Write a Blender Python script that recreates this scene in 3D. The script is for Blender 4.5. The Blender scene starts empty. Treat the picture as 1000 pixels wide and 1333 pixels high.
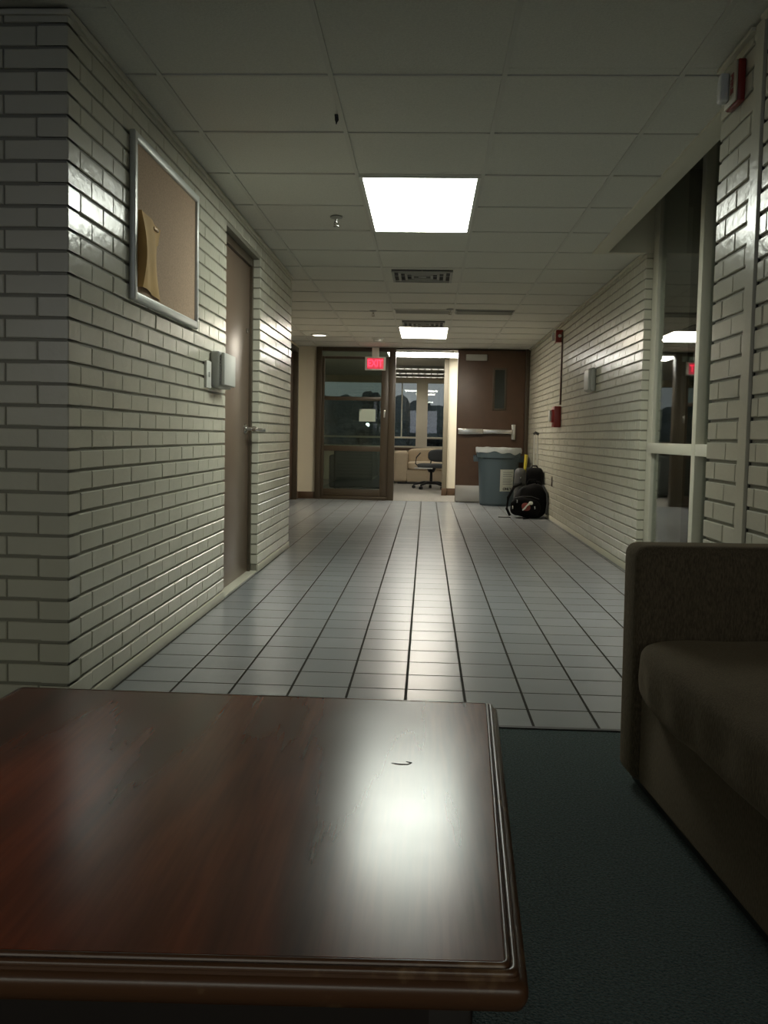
import bpy, bmesh, math, random
from mathutils import Vector, Matrix, noise
random.seed(7)
S = bpy.context.scene
COL = S.collection
PI = math.pi

# ------------------------------------------------------------------ materials
def mat(name, col, rough=.5, metal=0., spec=.5, bump=None, var=None, coat=0., emit=None, estr=0., sheen=0.):
    """bump=(scale,strength,distance) noise bump; var=(scale,amount) value variation"""
    m = bpy.data.materials.new(name); m.use_nodes = True
    nt = m.node_tree; b = nt.nodes['Principled BSDF']
    b.inputs['Base Color'].default_value = (*col, 1)
    b.inputs['Roughness'].default_value = rough
    b.inputs['Metallic'].default_value = metal
    b.inputs['Specular IOR Level'].default_value = spec
    b.inputs['Coat Weight'].default_value = coat
    b.inputs['Sheen Weight'].default_value = sheen
    if emit:
        b.inputs['Emission Color'].default_value = (*emit, 1); b.inputs['Emission Strength'].default_value = estr
    tc = nt.nodes.new('ShaderNodeTexCoord')
    if bump:
        n = nt.nodes.new('ShaderNodeTexNoise'); n.inputs['Scale'].default_value = bump[0]; n.inputs['Detail'].default_value = 4
        bp = nt.nodes.new('ShaderNodeBump'); bp.inputs['Strength'].default_value = bump[1]; bp.inputs['Distance'].default_value = bump[2]
        nt.links.new(tc.outputs['Object'], n.inputs['Vector']); nt.links.new(n.outputs['Fac'], bp.inputs['Height'])
        nt.links.new(bp.outputs['Normal'], b.inputs['Normal'])
    if var:
        n = nt.nodes.new('ShaderNodeTexNoise'); n.inputs['Scale'].default_value = var[0]; n.inputs['Detail'].default_value = 5
        r = nt.nodes.new('ShaderNodeValToRGB')
        a = var[1]
        r.color_ramp.elements[0].position = .3; r.color_ramp.elements[1].position = .7
        r.color_ramp.elements[0].color = (*[c*(1-a) for c in col], 1); r.color_ramp.elements[1].color = (*[min(1, c*(1+a)) for c in col], 1)
        nt.links.new(tc.outputs['Object'], n.inputs['Vector']); nt.links.new(n.outputs['Fac'], r.inputs['Fac'])
        nt.links.new(r.outputs['Color'], b.inputs['Base Color'])
    return m

def N(nt, t, **kw):
    n = nt.nodes.new(t)
    for k, v in kw.items():
        if k in n.inputs: n.inputs[k].default_value = v
        else: setattr(n, k, v)
    return n

M = {}
M['brick'] = mat('painted_brick', (.60, .58, .475), .22, spec=.5, bump=(30, .36, .004), var=(2.5, .05))
M['mortar'] = mat('painted_mortar', (.25, .24, .19), .6, bump=(60, .4, .004))
M['plaster'] = mat('cream_plaster', (.66, .60, .47), .55, bump=(80, .15, .002))
M['beam'] = mat('cream_painted_trim', (.62, .59, .48), .5, bump=(40, .1, .002))
M['ceil'] = mat('ceiling_panel', (.66, .65, .585), .85, bump=(160, .6, .003), var=(120, .06))
M['tbar'] = mat('ceiling_grid', (.60, .59, .53), .6)
M['dark_bronze'] = mat('brown_frame', (.060, .043, .024), .4, bump=(50, .06, .001))
M['door_far'] = mat('brown_door_wood', (.080, .044, .025), .42, bump=(30, .05, .001), var=(9, .08))
M['door_left'] = mat('taupe_door_paint', (.165, .115, .080), .30, bump=(60, .05, .001))
M['base_brown'] = mat('brown_rubber_base', (.09, .05, .025), .45)
M['cream_metal'] = mat('cream_painted_metal', (.60, .575, .47), .4)
M['chrome'] = mat('brushed_steel', (.62, .61, .58), .25, metal=1)
M['alum'] = mat('satin_aluminium', (.62, .63, .60), .40, metal=.45)
M['steelplate'] = mat('kick_plate_steel', (.5, .48, .44), .35, metal=.8)
M['cork'] = mat('cork_board', (.53, .38, .26), .9, bump=(150, .4, .002), var=(140, .13))
M['manila'] = mat('manila_paper', (.70, .44, .15), .75, bump=(35, .25, .003), var=(12, .08))
M['paper'] = mat('white_paper', (.72, .74, .66), .7)
M['greybox'] = mat('grey_plastic', (.42, .42, .385), .45, bump=(200, .1, .001))
M['lightbox'] = mat('pale_grey_plastic', (.58, .58, .54), .4)
M['whitebox'] = mat('white_plastic', (.70, .70, .64), .4)
M['plate_cream'] = mat('cream_plate', (.46, .42, .32), .45)
M['red'] = mat('red_enamel', (.25, .022, .016), .35)
M['black'] = mat('black_plastic', (.012, .012, .012), .45)
M['softblack'] = mat('black_nylon', (.0065, .006, .006), .85, spec=.15, bump=(120, .5, .003), var=(8, .35))
M['greynylon'] = mat('dark_grey_nylon', (.065, .065, .065), .6, bump=(60, .3, .003))
M['bin'] = mat('slate_blue_plastic', (.054, .080, .094), .48, bump=(60, .08, .002))
M['yellow'] = mat('yellow_plastic', (.62, .52, .05), .45)
M['tanfab'] = mat('tan_upholstery', (.52, .42, .29), .85, bump=(120, .3, .003), var=(6, .06))
M['darkfab'] = mat('dark_grey_upholstery', (.035, .038, .034), .85, bump=(120, .3, .003))
M['chairgrey'] = mat('charcoal_chair_cloth', (.042, .044, .044), .8, bump=(150, .3, .002))
M['pinkred'] = mat('dark_red_cloth', (.26, .05, .04), .7)
M['foliage'] = mat('dusk_foliage', (.016, .022, .028), .95, bump=(3, .8, .2))
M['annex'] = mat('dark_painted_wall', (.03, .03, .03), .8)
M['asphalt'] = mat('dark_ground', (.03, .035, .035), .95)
M['ventslat'] = mat('grey_vent_metal', (.33, .33, .30), .5)
M['ventdark'] = mat('vent_dark', (.03, .03, .028), .7)
M['frosted'] = mat('clear_strobe_lens', (.75, .76, .74), .15, spec=.8)
M['troffer'] = mat('lit_diffuser', (.9, .9, .9), .5, emit=(.95, 1, .89), estr=13.0)
M['troffer_far'] = mat('lit_diffuser_warm', (.9, .9, .9), .5, emit=(1, .905, .75), estr=17.0)
M['tube_light'] = mat('lit_lobby_diffuser', (.9, .9, .9), .5, emit=(1, .97, .88), estr=17.0)
M['louvre_light'] = mat('lit_louvre', (.9, .9, .9), .5, emit=(1, .97, .9), estr=9.0)
M['can_light'] = mat('lit_downlight', (.9, .9, .9), .5, emit=(1, .93, .8), estr=2.6)
M['exit_red'] = mat('lit_red_letters', (.5, .02, .03), .5, emit=(1, .035, .075), estr=2.2)
M['exit_face'] = mat('lit_red_face', (.5, .05, .06), .5, emit=(1, .07, .12), estr=.45)
M['lamp_glow'] = mat('lit_street_lamp', (.9, .9, .9), .5, emit=(.8, .95, 1), estr=12.0)
M['whitetext'] = mat('black_ink', (.02, .02, .02), .6)
M['greyink'] = mat('grey_ink', (.30, .31, .30), .7)

# liner: translucent plastic
m = mat('bin_liner_film', (.55, .58, .58), .35, bump=(25, .4, .01)); M['liner'] = m
m.node_tree.nodes['Principled BSDF'].inputs['Transmission Weight'].default_value = .25

# clear glass, reflective at grazing angles from either side
def glass(name, tint, base=.05):
    m = bpy.data.materials.new(name); m.use_nodes = True; nt = m.node_tree; nt.nodes.clear()
    o = N(nt, 'ShaderNodeOutputMaterial'); tr = N(nt, 'ShaderNodeBsdfTransparent'); gl = N(nt, 'ShaderNodeBsdfGlossy')
    tr.inputs['Color'].default_value = (*tint, 1); gl.inputs['Roughness'].default_value = 0.012
    lw = N(nt, 'ShaderNodeLayerWeight'); lw.inputs['Blend'].default_value = .5
    pw = N(nt, 'ShaderNodeMath', operation='POWER'); pw.inputs[1].default_value = 4.2
    mu = N(nt, 'ShaderNodeMath', operation='MULTIPLY_ADD'); mu.inputs[1].default_value = 1-base; mu.inputs[2].default_value = base
    mx = N(nt, 'ShaderNodeMixShader')
    nt.links.new(lw.outputs['Facing'], pw.inputs[0]); nt.links.new(pw.outputs[0], mu.inputs[0]); nt.links.new(mu.outputs[0], mx.inputs[0])
    nt.links.new(tr.outputs[0], mx.inputs[1]); nt.links.new(gl.outputs[0], mx.inputs[2]); nt.links.new(mx.outputs[0], o.inputs[0])
    return m
M['glass'] = glass('clear_glass', (.86, .90, .87), .05)
M['glass_tint'] = glass('grey_tinted_glass', (.62, .68, .64), .06)

# floor tile
def tile_material():
    m = mat('grey_floor_tile', (.40, .41, .41), .26); nt = m.node_tree; b = nt.nodes['Principled BSDF']
    tc = N(nt, 'ShaderNodeTexCoord'); mp = N(nt, 'ShaderNodeMapping')
    mp.inputs['Location'].default_value = (.2632+.2101*40, -2.8882+.2034*40, 0)
    nt.links.new(tc.outputs['Object'], mp.inputs['Vector'])
    br = N(nt, 'ShaderNodeTexBrick', offset=0.0, squash=1.0)
    br.inputs['Scale'].default_value = 1; br.inputs['Brick Width'].default_value = .2101; br.inputs['Row Height'].default_value = .2034
    br.inputs['Mortar Size'].default_value = .0055; br.inputs['Mortar Smooth'].default_value = .25
    br.inputs['Color1'].default_value = (.255, .270, .280, 1); br.inputs['Color2'].default_value = (.280, .297, .307, 1); br.inputs['Mortar'].default_value = (.055, .053, .048, 1)
    nt.links.new(mp.outputs[0], br.inputs['Vector'])
    nz = N(nt, 'ShaderNodeTexNoise'); nz.inputs['Scale'].default_value = 3.0; nz.inputs['Detail'].default_value = 6
    nt.links.new(tc.outputs['Object'], nz.inputs['Vector'])
    mx = N(nt, 'ShaderNodeMix', data_type='RGBA', blend_type='MULTIPLY'); mx.inputs['Factor'].default_value = .35
    cr = N(nt, 'ShaderNodeValToRGB'); cr.color_ramp.elements[0].color = (.72, .72, .70, 1); cr.color_ramp.elements[1].color = (1.1, 1.1, 1.1, 1)
    nt.links.new(nz.outputs['Fac'], cr.inputs['Fac'])
    nt.links.new(br.outputs['Color'], mx.inputs[6]); nt.links.new(cr.outputs['Color'], mx.inputs[7]); nt.links.new(mx.outputs[2], b.inputs['Base Color'])
    rr = N(nt, 'ShaderNodeMapRange'); rr.inputs['To Min'].default_value = .27; rr.inputs['To Max'].default_value = .9
    nt.links.new(br.outputs['Fac'], rr.inputs['Value']); nt.links.new(rr.outputs[0], b.inputs['Roughness'])
    r3 = N(nt, 'ShaderNodeMapRange'); r3.inputs['To Min'].default_value = .5; r3.inputs['To Max'].default_value = .03
    nt.links.new(br.outputs['Fac'], r3.inputs['Value']); nt.links.new(r3.outputs[0], b.inputs['Specular IOR Level'])
    inv = N(nt, 'ShaderNodeMath', operation='SUBTRACT'); inv.inputs[0].default_value = 1; nt.links.new(br.outputs['Fac'], inv.inputs[1])
    n2 = N(nt, 'ShaderNodeTexNoise'); n2.inputs['Scale'].default_value = 14; nt.links.new(tc.outputs['Object'], n2.inputs['Vector'])
    ad = N(nt, 'ShaderNodeMath', operation='MULTIPLY_ADD'); ad.inputs[1].default_value = .25; nt.links.new(n2.outputs['Fac'], ad.inputs[0]); nt.links.new(inv.outputs[0], ad.inputs[2])
    bp = N(nt, 'ShaderNodeBump'); bp.inputs['Strength'].default_value = .5; bp.inputs['Distance'].default_value = .003
    nt.links.new(ad.outputs[0], bp.inputs['Height']); nt.links.new(bp.outputs[0], b.inputs['Normal'])
    return m
M['tile'] = tile_material()

def carpet_material(name, c0, c1, scale=170):
    m = mat(name, c0, .95, spec=.1, sheen=.2); b_ = m.node_tree.nodes['Principled BSDF']; b_.inputs['Sheen Tint'].default_value = (.75, .6, .42, 1); nt = m.node_tree; b = nt.nodes['Principled BSDF']
    tc = N(nt, 'ShaderNodeTexCoord')
    n = N(nt, 'ShaderNodeTexNoise'); n.inputs['Scale'].default_value = scale; n.inputs['Detail'].default_value = 3
    v = N(nt, 'ShaderNodeTexVoronoi'); v.inputs['Scale'].default_value = scale*1.3
    for q in (n, v): nt.links.new(tc.outputs['Object'], q.inputs['Vector'])
    cr = N(nt, 'ShaderNodeValToRGB'); cr.color_ramp.elements[0].position = .35; cr.color_ramp.elements[1].position = .68
    cr.color_ramp.elements[0].color = (*c0, 1); cr.color_ramp.elements[1].color = (*c1, 1)
    nt.links.new(n.outputs['Fac'], cr.inputs['Fac']); nt.links.new(cr.outputs['Color'], b.inputs['Base Color'])
    ad = N(nt, 'ShaderNodeMath', operation='ADD'); nt.links.new(n.outputs['Fac'], ad.inputs[0]); nt.links.new(v.outputs['Distance'], ad.inputs[1])
    bp = N(nt, 'ShaderNodeBump'); bp.inputs['Strength'].default_value = .9; bp.inputs['Distance'].default_value = .006
    nt.links.new(ad.outputs[0], bp.inputs['Height']); nt.links.new(bp.outputs[0], b.inputs['Normal'])
    return m
M['carpet'] = carpet_material('dark_teal_carpet', (.048, .076, .080), (.112, .160, .165))
M['carpet_far'] = carpet_material('grey_office_carpet', (.20, .19, .17), (.27, .26, .235), 90)

def wood_material():
    m = mat('mahogany_laminate', (.2, .06, .03), .3, spec=.5); nt = m.node_tree; b = nt.nodes['Principled BSDF']
    tc = N(nt, 'ShaderNodeTexCoord'); mp = N(nt, 'ShaderNodeMapping')
    mp.inputs['Rotation'].default_value = (0, 0, math.radians(9)); mp.inputs['Scale'].default_value = (1, .13, 1)
    nt.links.new(tc.outputs['Object'], mp.inputs['Vector'])
    n1 = N(nt, 'ShaderNodeTexNoise'); n1.inputs['Scale'].default_value = 7.0; n1.inputs['Detail'].default_value = 3; n1.inputs['Distortion'].default_value = .6
    nt.links.new(mp.outputs[0], n1.inputs['Vector'])
    c1 = N(nt, 'ShaderNodeValToRGB'); e = c1.color_ramp.elements
    e[0].position = .34; e[0].color = (.058, .017, .010, 1); e[1].position = .68; e[1].color = (.36, .072, .024, 1)
    k = e.new(.5); k.color = (.18, .040, .016, 1)
    nt.links.new(n1.outputs['Fac'], c1.inputs['Fac'])
    m2 = N(nt, 'ShaderNodeMapping'); m2.inputs['Scale'].default_value = (1, .05, 1); m2.inputs['Rotation'].default_value = (0, 0, math.radians(6)); nt.links.new(tc.outputs['Object'], m2.inputs['Vector'])
    n2 = N(nt, 'ShaderNodeTexNoise'); n2.inputs['Scale'].default_value = 150; n2.inputs['Detail'].default_value = 4; nt.links.new(m2.outputs[0], n2.inputs['Vector'])
    c2 = N(nt, 'ShaderNodeValToRGB'); c2.color_ramp.elements[0].position = .38; c2.color_ramp.elements[0].color = (.45, .42, .4, 1); c2.color_ramp.elements[1].position = .62; c2.color_ramp.elements[1].color = (1.1, 1.08, 1.05, 1)
    nt.links.new(n2.outputs['Fac'], c2.inputs['Fac'])
    mx = N(nt, 'ShaderNodeMix', data_type='RGBA', blend_type='MULTIPLY'); mx.inputs['Factor'].default_value = .22
    nt.links.new(c1.outputs['Color'], mx.inputs[6]); nt.links.new(c2.outputs['Color'], mx.inputs[7]); nt.links.new(mx.outputs[2], b.inputs['Base Color'])
    n3 = N(nt, 'ShaderNodeTexNoise'); n3.inputs['Scale'].default_value = 9; n3.inputs['Detail'].default_value = 6; nt.links.new(tc.outputs['Object'], n3.inputs['Vector'])
    rr = N(nt, 'ShaderNodeMapRange'); rr.inputs['To Min'].default_value = .185; rr.inputs['To Max'].default_value = .25
    nt.links.new(n3.outputs['Fac'], rr.inputs['Value']); nt.links.new(rr.outputs[0], b.inputs['Roughness'])
    bp = N(nt, 'ShaderNodeBump'); bp.inputs['Strength'].default_value = .05; bp.inputs['Distance'].default_value = .001
    return m
M['wood'] = wood_material()

def edge_material():
    m = mat('worn_moulding', (.10, .04, .02), .28); nt = m.node_tree; b = nt.nodes['Principled BSDF']
    tc = N(nt, 'ShaderNodeTexCoord'); n = N(nt, 'ShaderNodeTexNoise'); n.inputs['Scale'].default_value = 26; n.inputs['Detail'].default_value = 7
    nt.links.new(tc.outputs['Object'], n.inputs['Vector'])
    c = N(nt, 'ShaderNodeValToRGB'); e = c.color_ramp.elements
    e[0].position = .60; e[0].color = (.085, .038, .018, 1); e[1].position = .80; e[1].color = (.30, .19, .10, 1)
    nt.links.new(n.outputs['Fac'], c.inputs['Fac']); nt.links.new(c.outputs['Color'], b.inputs['Base Color'])
    return m
M['edge'] = edge_material()
M['tablebase'] = mat('dark_table_base', (.012, .007, .005), .6)

def sofa_material():
    m = mat('dark_brown_tweed', (.06, .05, .04), .95, spec=.1, sheen=.2); b_ = m.node_tree.nodes['Principled BSDF']; b_.inputs['Sheen Tint'].default_value = (.75, .6, .42, 1); nt = m.node_tree; b = nt.nodes['Principled BSDF']
    tc = N(nt, 'ShaderNodeTexCoord'); mp = N(nt, 'ShaderNodeMapping'); mp.inputs['Scale'].default_value = (1, 1, .25)
    nt.links.new(tc.outputs['Object'], mp.inputs['Vector'])
    n = N(nt, 'ShaderNodeTexNoise'); n.inputs['Scale'].default_value = 330; n.inputs['Detail'].default_value = 3; nt.links.new(mp.outputs[0], n.inputs['Vector'])
    c = N(nt, 'ShaderNodeValToRGB'); e = c.color_ramp.elements
    e[0].position = .35; e[0].color = (.060, .0475, .033, 1); e[1].position = .68; e[1].color = (.114, .091, .061, 1)
    nt.links.new(n.outputs['Fac'], c.inputs['Fac']); nt.links.new(c.outputs['Color'], b.inputs['Base Color'])
    bp = N(nt, 'ShaderNodeBump'); bp.inputs['Strength'].default_value = .3; bp.inputs['Distance'].default_value = .002
    nt.links.new(n.outputs['Fac'], bp.inputs['Height']); nt.links.new(bp.outputs[0], b.inputs['Normal'])
    return m
M['sofa'] = sofa_material()

# ------------------------------------------------------------------ mesh builder
class MB:
    def __init__(s): s.bm = bmesh.new()
    def _merge(s, bm, mtx=None):
        if mtx is not None: bm.transform(mtx)
        me = bpy.data.meshes.new('tmp'); bm.to_mesh(me); bm.free(); s.bm.from_mesh(me); bpy.data.meshes.remove(me)
    def box(s, x0, x1, y0, y1, z0, z1, r=0, seg=2, mtx=None):
        bm = bmesh.new(); bmesh.ops.create_cube(bm, size=1)
        for v in bm.verts: v.co = ((x0+x1)/2+v.co.x*(x1-x0), (y0+y1)/2+v.co.y*(y1-y0), (z0+z1)/2+v.co.z*(z1-z0))
        if r > 0: bmesh.ops.bevel(bm, geom=bm.edges[:], offset=r, segments=seg, profile=.5, affect='EDGES')
        s._merge(bm, mtx); return s
    def cyl(s, p0, p1, r0, r1=None, n=20, r=0):
        r1 = r0 if r1 is None else r1
        p0 = Vector(p0); p1 = Vector(p1); d = p1-p0
        bm = bmesh.new(); bmesh.ops.create_cone(bm, cap_ends=True, segments=n, radius1=r0, radius2=r1, depth=d.length)
        if r > 0:
            ed = [e for e in bm.edges if len(e.link_faces) == 2 and any(len(f.verts) > 4 for f in e.link_faces)]
            bmesh.ops.bevel(bm, geom=ed, offset=r, segments=2, profile=.5, affect='EDGES')
        q = Vector((0, 0, 1)).rotation_difference(d.normalized())
        s._merge(bm, Matrix.Translation((p0+p1)/2) @ q.to_matrix().to_4x4()); return s
    def lathe(s, prof, c=(0, 0, 0), n=32, axis='z'):
        bm = bmesh.new(); rings = []
        for (r, h) in prof:
            if r < 1e-6: rings.append([bm.verts.new((0, 0, h))])
            else: rings.append([bm.verts.new((r*math.cos(2*PI*i/n), r*math.sin(2*PI*i/n), h)) for i in range(n)])
        for a, b in zip(rings, rings[1:]):
            for i in range(n):
                j = (i+1) % n
                if len(a) == 1 and len(b) == 1: continue
                if len(a) == 1: bm.faces.new((a[0], b[i], b[j]))
                elif len(b) == 1: bm.faces.new((a[i], a[j], b[0]))
                else: bm.faces.new((a[i], a[j], b[j], b[i]))
        mt = Matrix.Translation(c)
        if axis == 'x': mt = mt @ Matrix.Rotation(PI/2, 4, 'Y')
        if axis == '-x': mt = mt @ Matrix.Rotation(-PI/2, 4, 'Y')
        if axis == '-y': mt = mt @ Matrix.Rotation(PI/2, 4, 'X')
        s._merge(bm, mt); return s
    def tube(s, pts, r, n=10, close=False):
        pts = [Vector(p) for p in pts]; bm = bmesh.new(); rings = []
        up = Vector((0, 0, 1))
        for i, p in enumerate(pts):
            t = (pts[min(i+1, len(pts)-1)]-pts[max(i-1, 0)]).normalized()
            u = up if abs(t.dot(up)) < .95 else Vector((1, 0, 0))
            a = t.cross(u).normalized(); b = a.cross(t).normalized()
            rr = r[i] if isinstance(r, (list, tuple)) else r
            rings.append([bm.verts.new(p+a*rr*math.cos(2*PI*k/n)+b*rr*math.sin(2*PI*k/n)) for k in range(n)])
        for A, B in zip(rings, rings[1:]):
            for k in range(n): bm.faces.new((A[k], A[(k+1) % n], B[(k+1) % n], B[k]))
        bm.faces.new(rings[0][::-1]); bm.faces.new(rings[-1])
        s._merge(bm); return s
    def soft(s, x0, x1, y0, y1, z0, z1, e=4.0, n=28, lump=0, lscale=4, mtx=None, seed=0):
        """superellipsoid block - soft stuffed shape"""
        bm = bmesh.new(); bmesh.ops.create_cube(bm, size=2)
        bmesh.ops.subdivide_edges(bm, edges=bm.edges[:], cuts=n//2, use_grid_fill=True)
        h = Vector(((x1-x0)/2, (y1-y0)/2, (z1-z0)/2)); c = Vector(((x0+x1)/2, (y0+y1)/2, (z0+z1)/2))
        for v in bm.verts:
            d = v.co.copy()
            k = (abs(d.x)**e+abs(d.y)**e+abs(d.z)**e)**(1/e); d = d/k
            p = Vector((d.x*h.x, d.y*h.y, d.z*h.z))+c
            if lump: p += Vector((d.x, d.y, d.z)).normalized()*lump*noise.noise(p*lscale+Vector((seed, seed*2, 0)))
            v.co = p
        s._merge(bm, mtx); return s
    def quadgrid(s, fn, nu, nv):
        vs = [[s.bm.verts.new(fn(i/nu, j/nv)) for j in range(nv+1)] for i in range(nu+1)]
        for i in range(nu):
            for j in range(nv): s.bm.faces.new((vs[i][j], vs[i+1][j], vs[i+1][j+1], vs[i][j+1]))
        return s
    def build(s, name, material, parent=None, off=(0, 0, 0), smooth=40):
        bmesh.ops.recalc_face_normals(s.bm, faces=s.bm.faces[:])
        if off != (0, 0, 0): bmesh.ops.translate(s.bm, verts=s.bm.verts[:], vec=[-a for a in off])
        me = bpy.data.meshes.new(name); s.bm.to_mesh(me); s.bm.free()
        me.materials.append(material)
        if smooth:
            for p in me.polygons: p.use_smooth = True
            me.set_sharp_from_angle(angle=math.radians(smooth))
        o = bpy.data.objects.new(name, me); COL.objects.link(o)
        if parent is not None: o.parent = parent
        return o

def thing(name, label, cat, loc=(0, 0, 0), rz=0, group=None):
    o = bpy.data.objects.new(name, None); COL.objects.link(o); o.empty_display_size = .1
    o.location = loc; o.rotation_euler = (0, 0, rz); return tag(o, label, cat, group)
def tag(o, label, cat, group=None):
    o['label'] = label; o['category'] = cat
    if group: o['group'] = group
    return o
def struct(o, label=None, cat=None):
    o['kind'] = 'structure'
    if label: o['label'] = label
    if cat: o['category'] = cat
    return o
def sbox(name, material, *b, label=None, cat=None, r=0):
    """structure box with its own origin at its base centre"""
    c = ((b[0]+b[1])/2, (b[2]+b[3])/2, b[4])
    o = MB().box(*b, r=r).build(name, material, off=c, smooth=0 if not r else 40); o.location = c
    return struct(o, label, cat)
def place(o, loc):   # mesh thing whose verts are local
    o.location = loc; return o
def dup(root, loc, label, group=None, rz=None):
    r = root.copy(); COL.objects.link(r); r.location = loc; r['label'] = label
    if rz is not None: r.rotation_euler = (0, 0, rz)
    for ch in list(root.children):
        c = ch.copy(); COL.objects.link(c); c.parent = r
        for g in list(ch.children):
            d = g.copy(); COL.objects.link(d); d.parent = c
    return r
def text_mesh(name, body, size, material, parent, mtx, depth=.0008, bold=0.0):
    cu = bpy.data.curves.new(name, 'FONT'); cu.body = body; cu.size = size; cu.extrude = depth; cu.offset = bold
    cu.align_x = 'CENTER'; cu.align_y = 'CENTER'
    t = bpy.data.objects.new('tmp_text', cu); COL.objects.link(t)
    dg = bpy.context.evaluated_depsgraph_get(); dg.update()
    me = bpy.data.meshes.new_from_object(t.evaluated_get(dg)); bpy.data.objects.remove(t); bpy.data.curves.remove(cu)
    me.transform(mtx); me.name = name; me.materials.clear(); me.materials.append(material)
    o = bpy.data.objects.new(name, me); COL.objects.link(o); o.parent = parent; return o

# ------------------------------------------------------------------ dimensions (metres)
H = 2.19; XL = -1.112; XR = 1.445; YC = 2.793; CRS = .06773; ZB = .0558; BL = .2032; HB = .1016
PX = .98; PY0, PY1 = 2.55, 3.24       # brick pier on the right
YR = 6.27                             # near corner of right corridor wall
YE = 7.41                             # end of left brick wall
YF = 13.185                           # far partition
D0, D1 = 5.0, 6.02                    # left door opening
DZ = 2.06
GX = 1.512                            # side glazing plane
LX0, LX1, LY0 = -3.2, 2.6, -2.6       # lounge

# ------------------------------------------------------------------ brickwork
def brick(bm, o, u, n, length, h, depth, rnd, bev=.0028):
    """o: lower corner on the face plane, u: along the course, n: outward"""
    z = Vector((0, 0, 1)); j = rnd.uniform(-.0012, .0012)
    o = o+n*j
    tw = rnd.uniform(-.006, .006); tz = rnd.uniform(-.006, .006)
    def P(a, b, d): return o+u*a+z*b+n*(d+tw*(a-length/2)*(d > -.01)+tz*(b-h/2)*(d > -.01))
    b = bev
    ring = lambda i, d: [P(i, i, d), P(length-i, i, d), P(length-i, h-i, d), P(i, h-i, d)]
    R = [[bm.verts.new(p) for p in ring(b, 0)], [bm.verts.new(p) for p in ring(0, -b)], [bm.verts.new(p) for p in ring(0, -depth)]]
    bm.faces.new(R[0])
    for A, B in ((R[0], R[1]), (R[1], R[2])):
        for k in range(4): bm.faces.new((A[k], B[k], B[(k+1) % 4], A[(k+1) % 4]))

def courses(zmax=H):
    i = -1; out = []
    while True:
        z = ZB+(i+1)*CRS
        if z+.02 > zmax: break
        out.append((i, z, min(CRS-.0105, zmax-z-.003))); i += 1
    return out

def brick_face(mb, p0, u, n, length, first_even, first_odd, holes=(), depth=.090, seed=1, zmin=0, end_even=None):
    """running bond along u from p0. first_*: length of the first brick of even / odd courses"""
    rnd = random.Random(seed); u = Vector(u); n = Vector(n)
    for i, z, h in courses():
        a = 0.0; L = first_even if i % 2 == 0 else first_odd
        while a < length-.012:
            b = min(a+L, length); L = BL
            segs = [(a, b)]
            for (h0, h1, z0, z1) in holes:
                if z+h > z0+.005 and z < z1-.005:
                    ns = []
                    for (s, e) in segs:
                        if e <= h0 or s >= h1: ns.append((s, e))
                        else:
                            if s < h0: ns.append((s, h0+.007))
                            if e > h1: ns.append((h1, e))
                    segs = ns
            for s, e in segs:
                if e-s > .02: brick(mb.bm, Vector((p0[0], p0[1], z))+u*s, u, n, e-s-.0052, h, depth, rnd)
            a = b

J = .008   # raked joint depth
def wall_thing(name, cores, faces, label):
    """brick wall: mortar core with individually laid bricks as its face"""
    mb = MB()
    for c in cores: mb.box(*c)
    o = mb.build(name, M['mortar'], smooth=0); struct(o, label, 'wall')
    fb = MB()
    for f in faces: brick_face(fb, **f)
    fb.build('brick_face', M['brick'], o, smooth=30)
    return o

# left block: the corridor side wall and its return facing the lounge
wl = wall_thing('wall_left',
    [(-2.6, XL-J, YC+J, D0-.004, 0, H+.3), (-2.6, XL-J, D1+.004, YE-J, 0, H+.3), (-2.6, XL-.2, D0-.004, D1+.004, 0, H+.3), (-2.6, XL-J, D0-.004, D1+.004, DZ+.004, H+.3)],
    [dict(p0=(XL, YC), u=(0, 1, 0), n=(1, 0, 0), length=YE-YC, first_even=HB, first_odd=BL, holes=[(D0-YC, D1-YC, 0, DZ)], seed=2),
     dict(p0=(XL, YC+.0), u=(-1, 0, 0), n=(0, -1, 0), length=2.6+XL, first_even=BL, first_odd=HB, seed=3),
     dict(p0=(XL-.007, YE), u=(-1, 0, 0), n=(0, 1, 0), length=2.6+XL, first_even=HB, first_odd=BL, seed=4)],
    'cream painted brick wall on the left of the corridor')
# base strip below the lowest full course
sb = MB().box(XL-J, XL+.004, YC-.004, D0-.004, 0, ZB-.008, r=.003).box(XL-J, XL+.004, D1+.004, YE, 0, ZB-.008, r=.003).box(-2.6, XL+.004, YC-.004, YC+J, 0, ZB-.008, r=.003)
struct(sb.build('baseboard_left', M['beam']))

wr = wall_thing('wall_right', [(XR+J, XR+.3, YR+J, YF+.1, 0, H+.3)],
    [dict(p0=(XR, YF-.07), u=(0, -1, 0), n=(-1, 0, 0), length=YF-.07-YR, first_even=HB, first_odd=BL, seed=5)],
    'cream painted brick wall on the right of the corridor')
struct(MB().box(XR-.004, XR+J, YR-.003, YF-.07, 0, ZB-.008, r=.003).build('baseboard_right', M['beam']))

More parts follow.
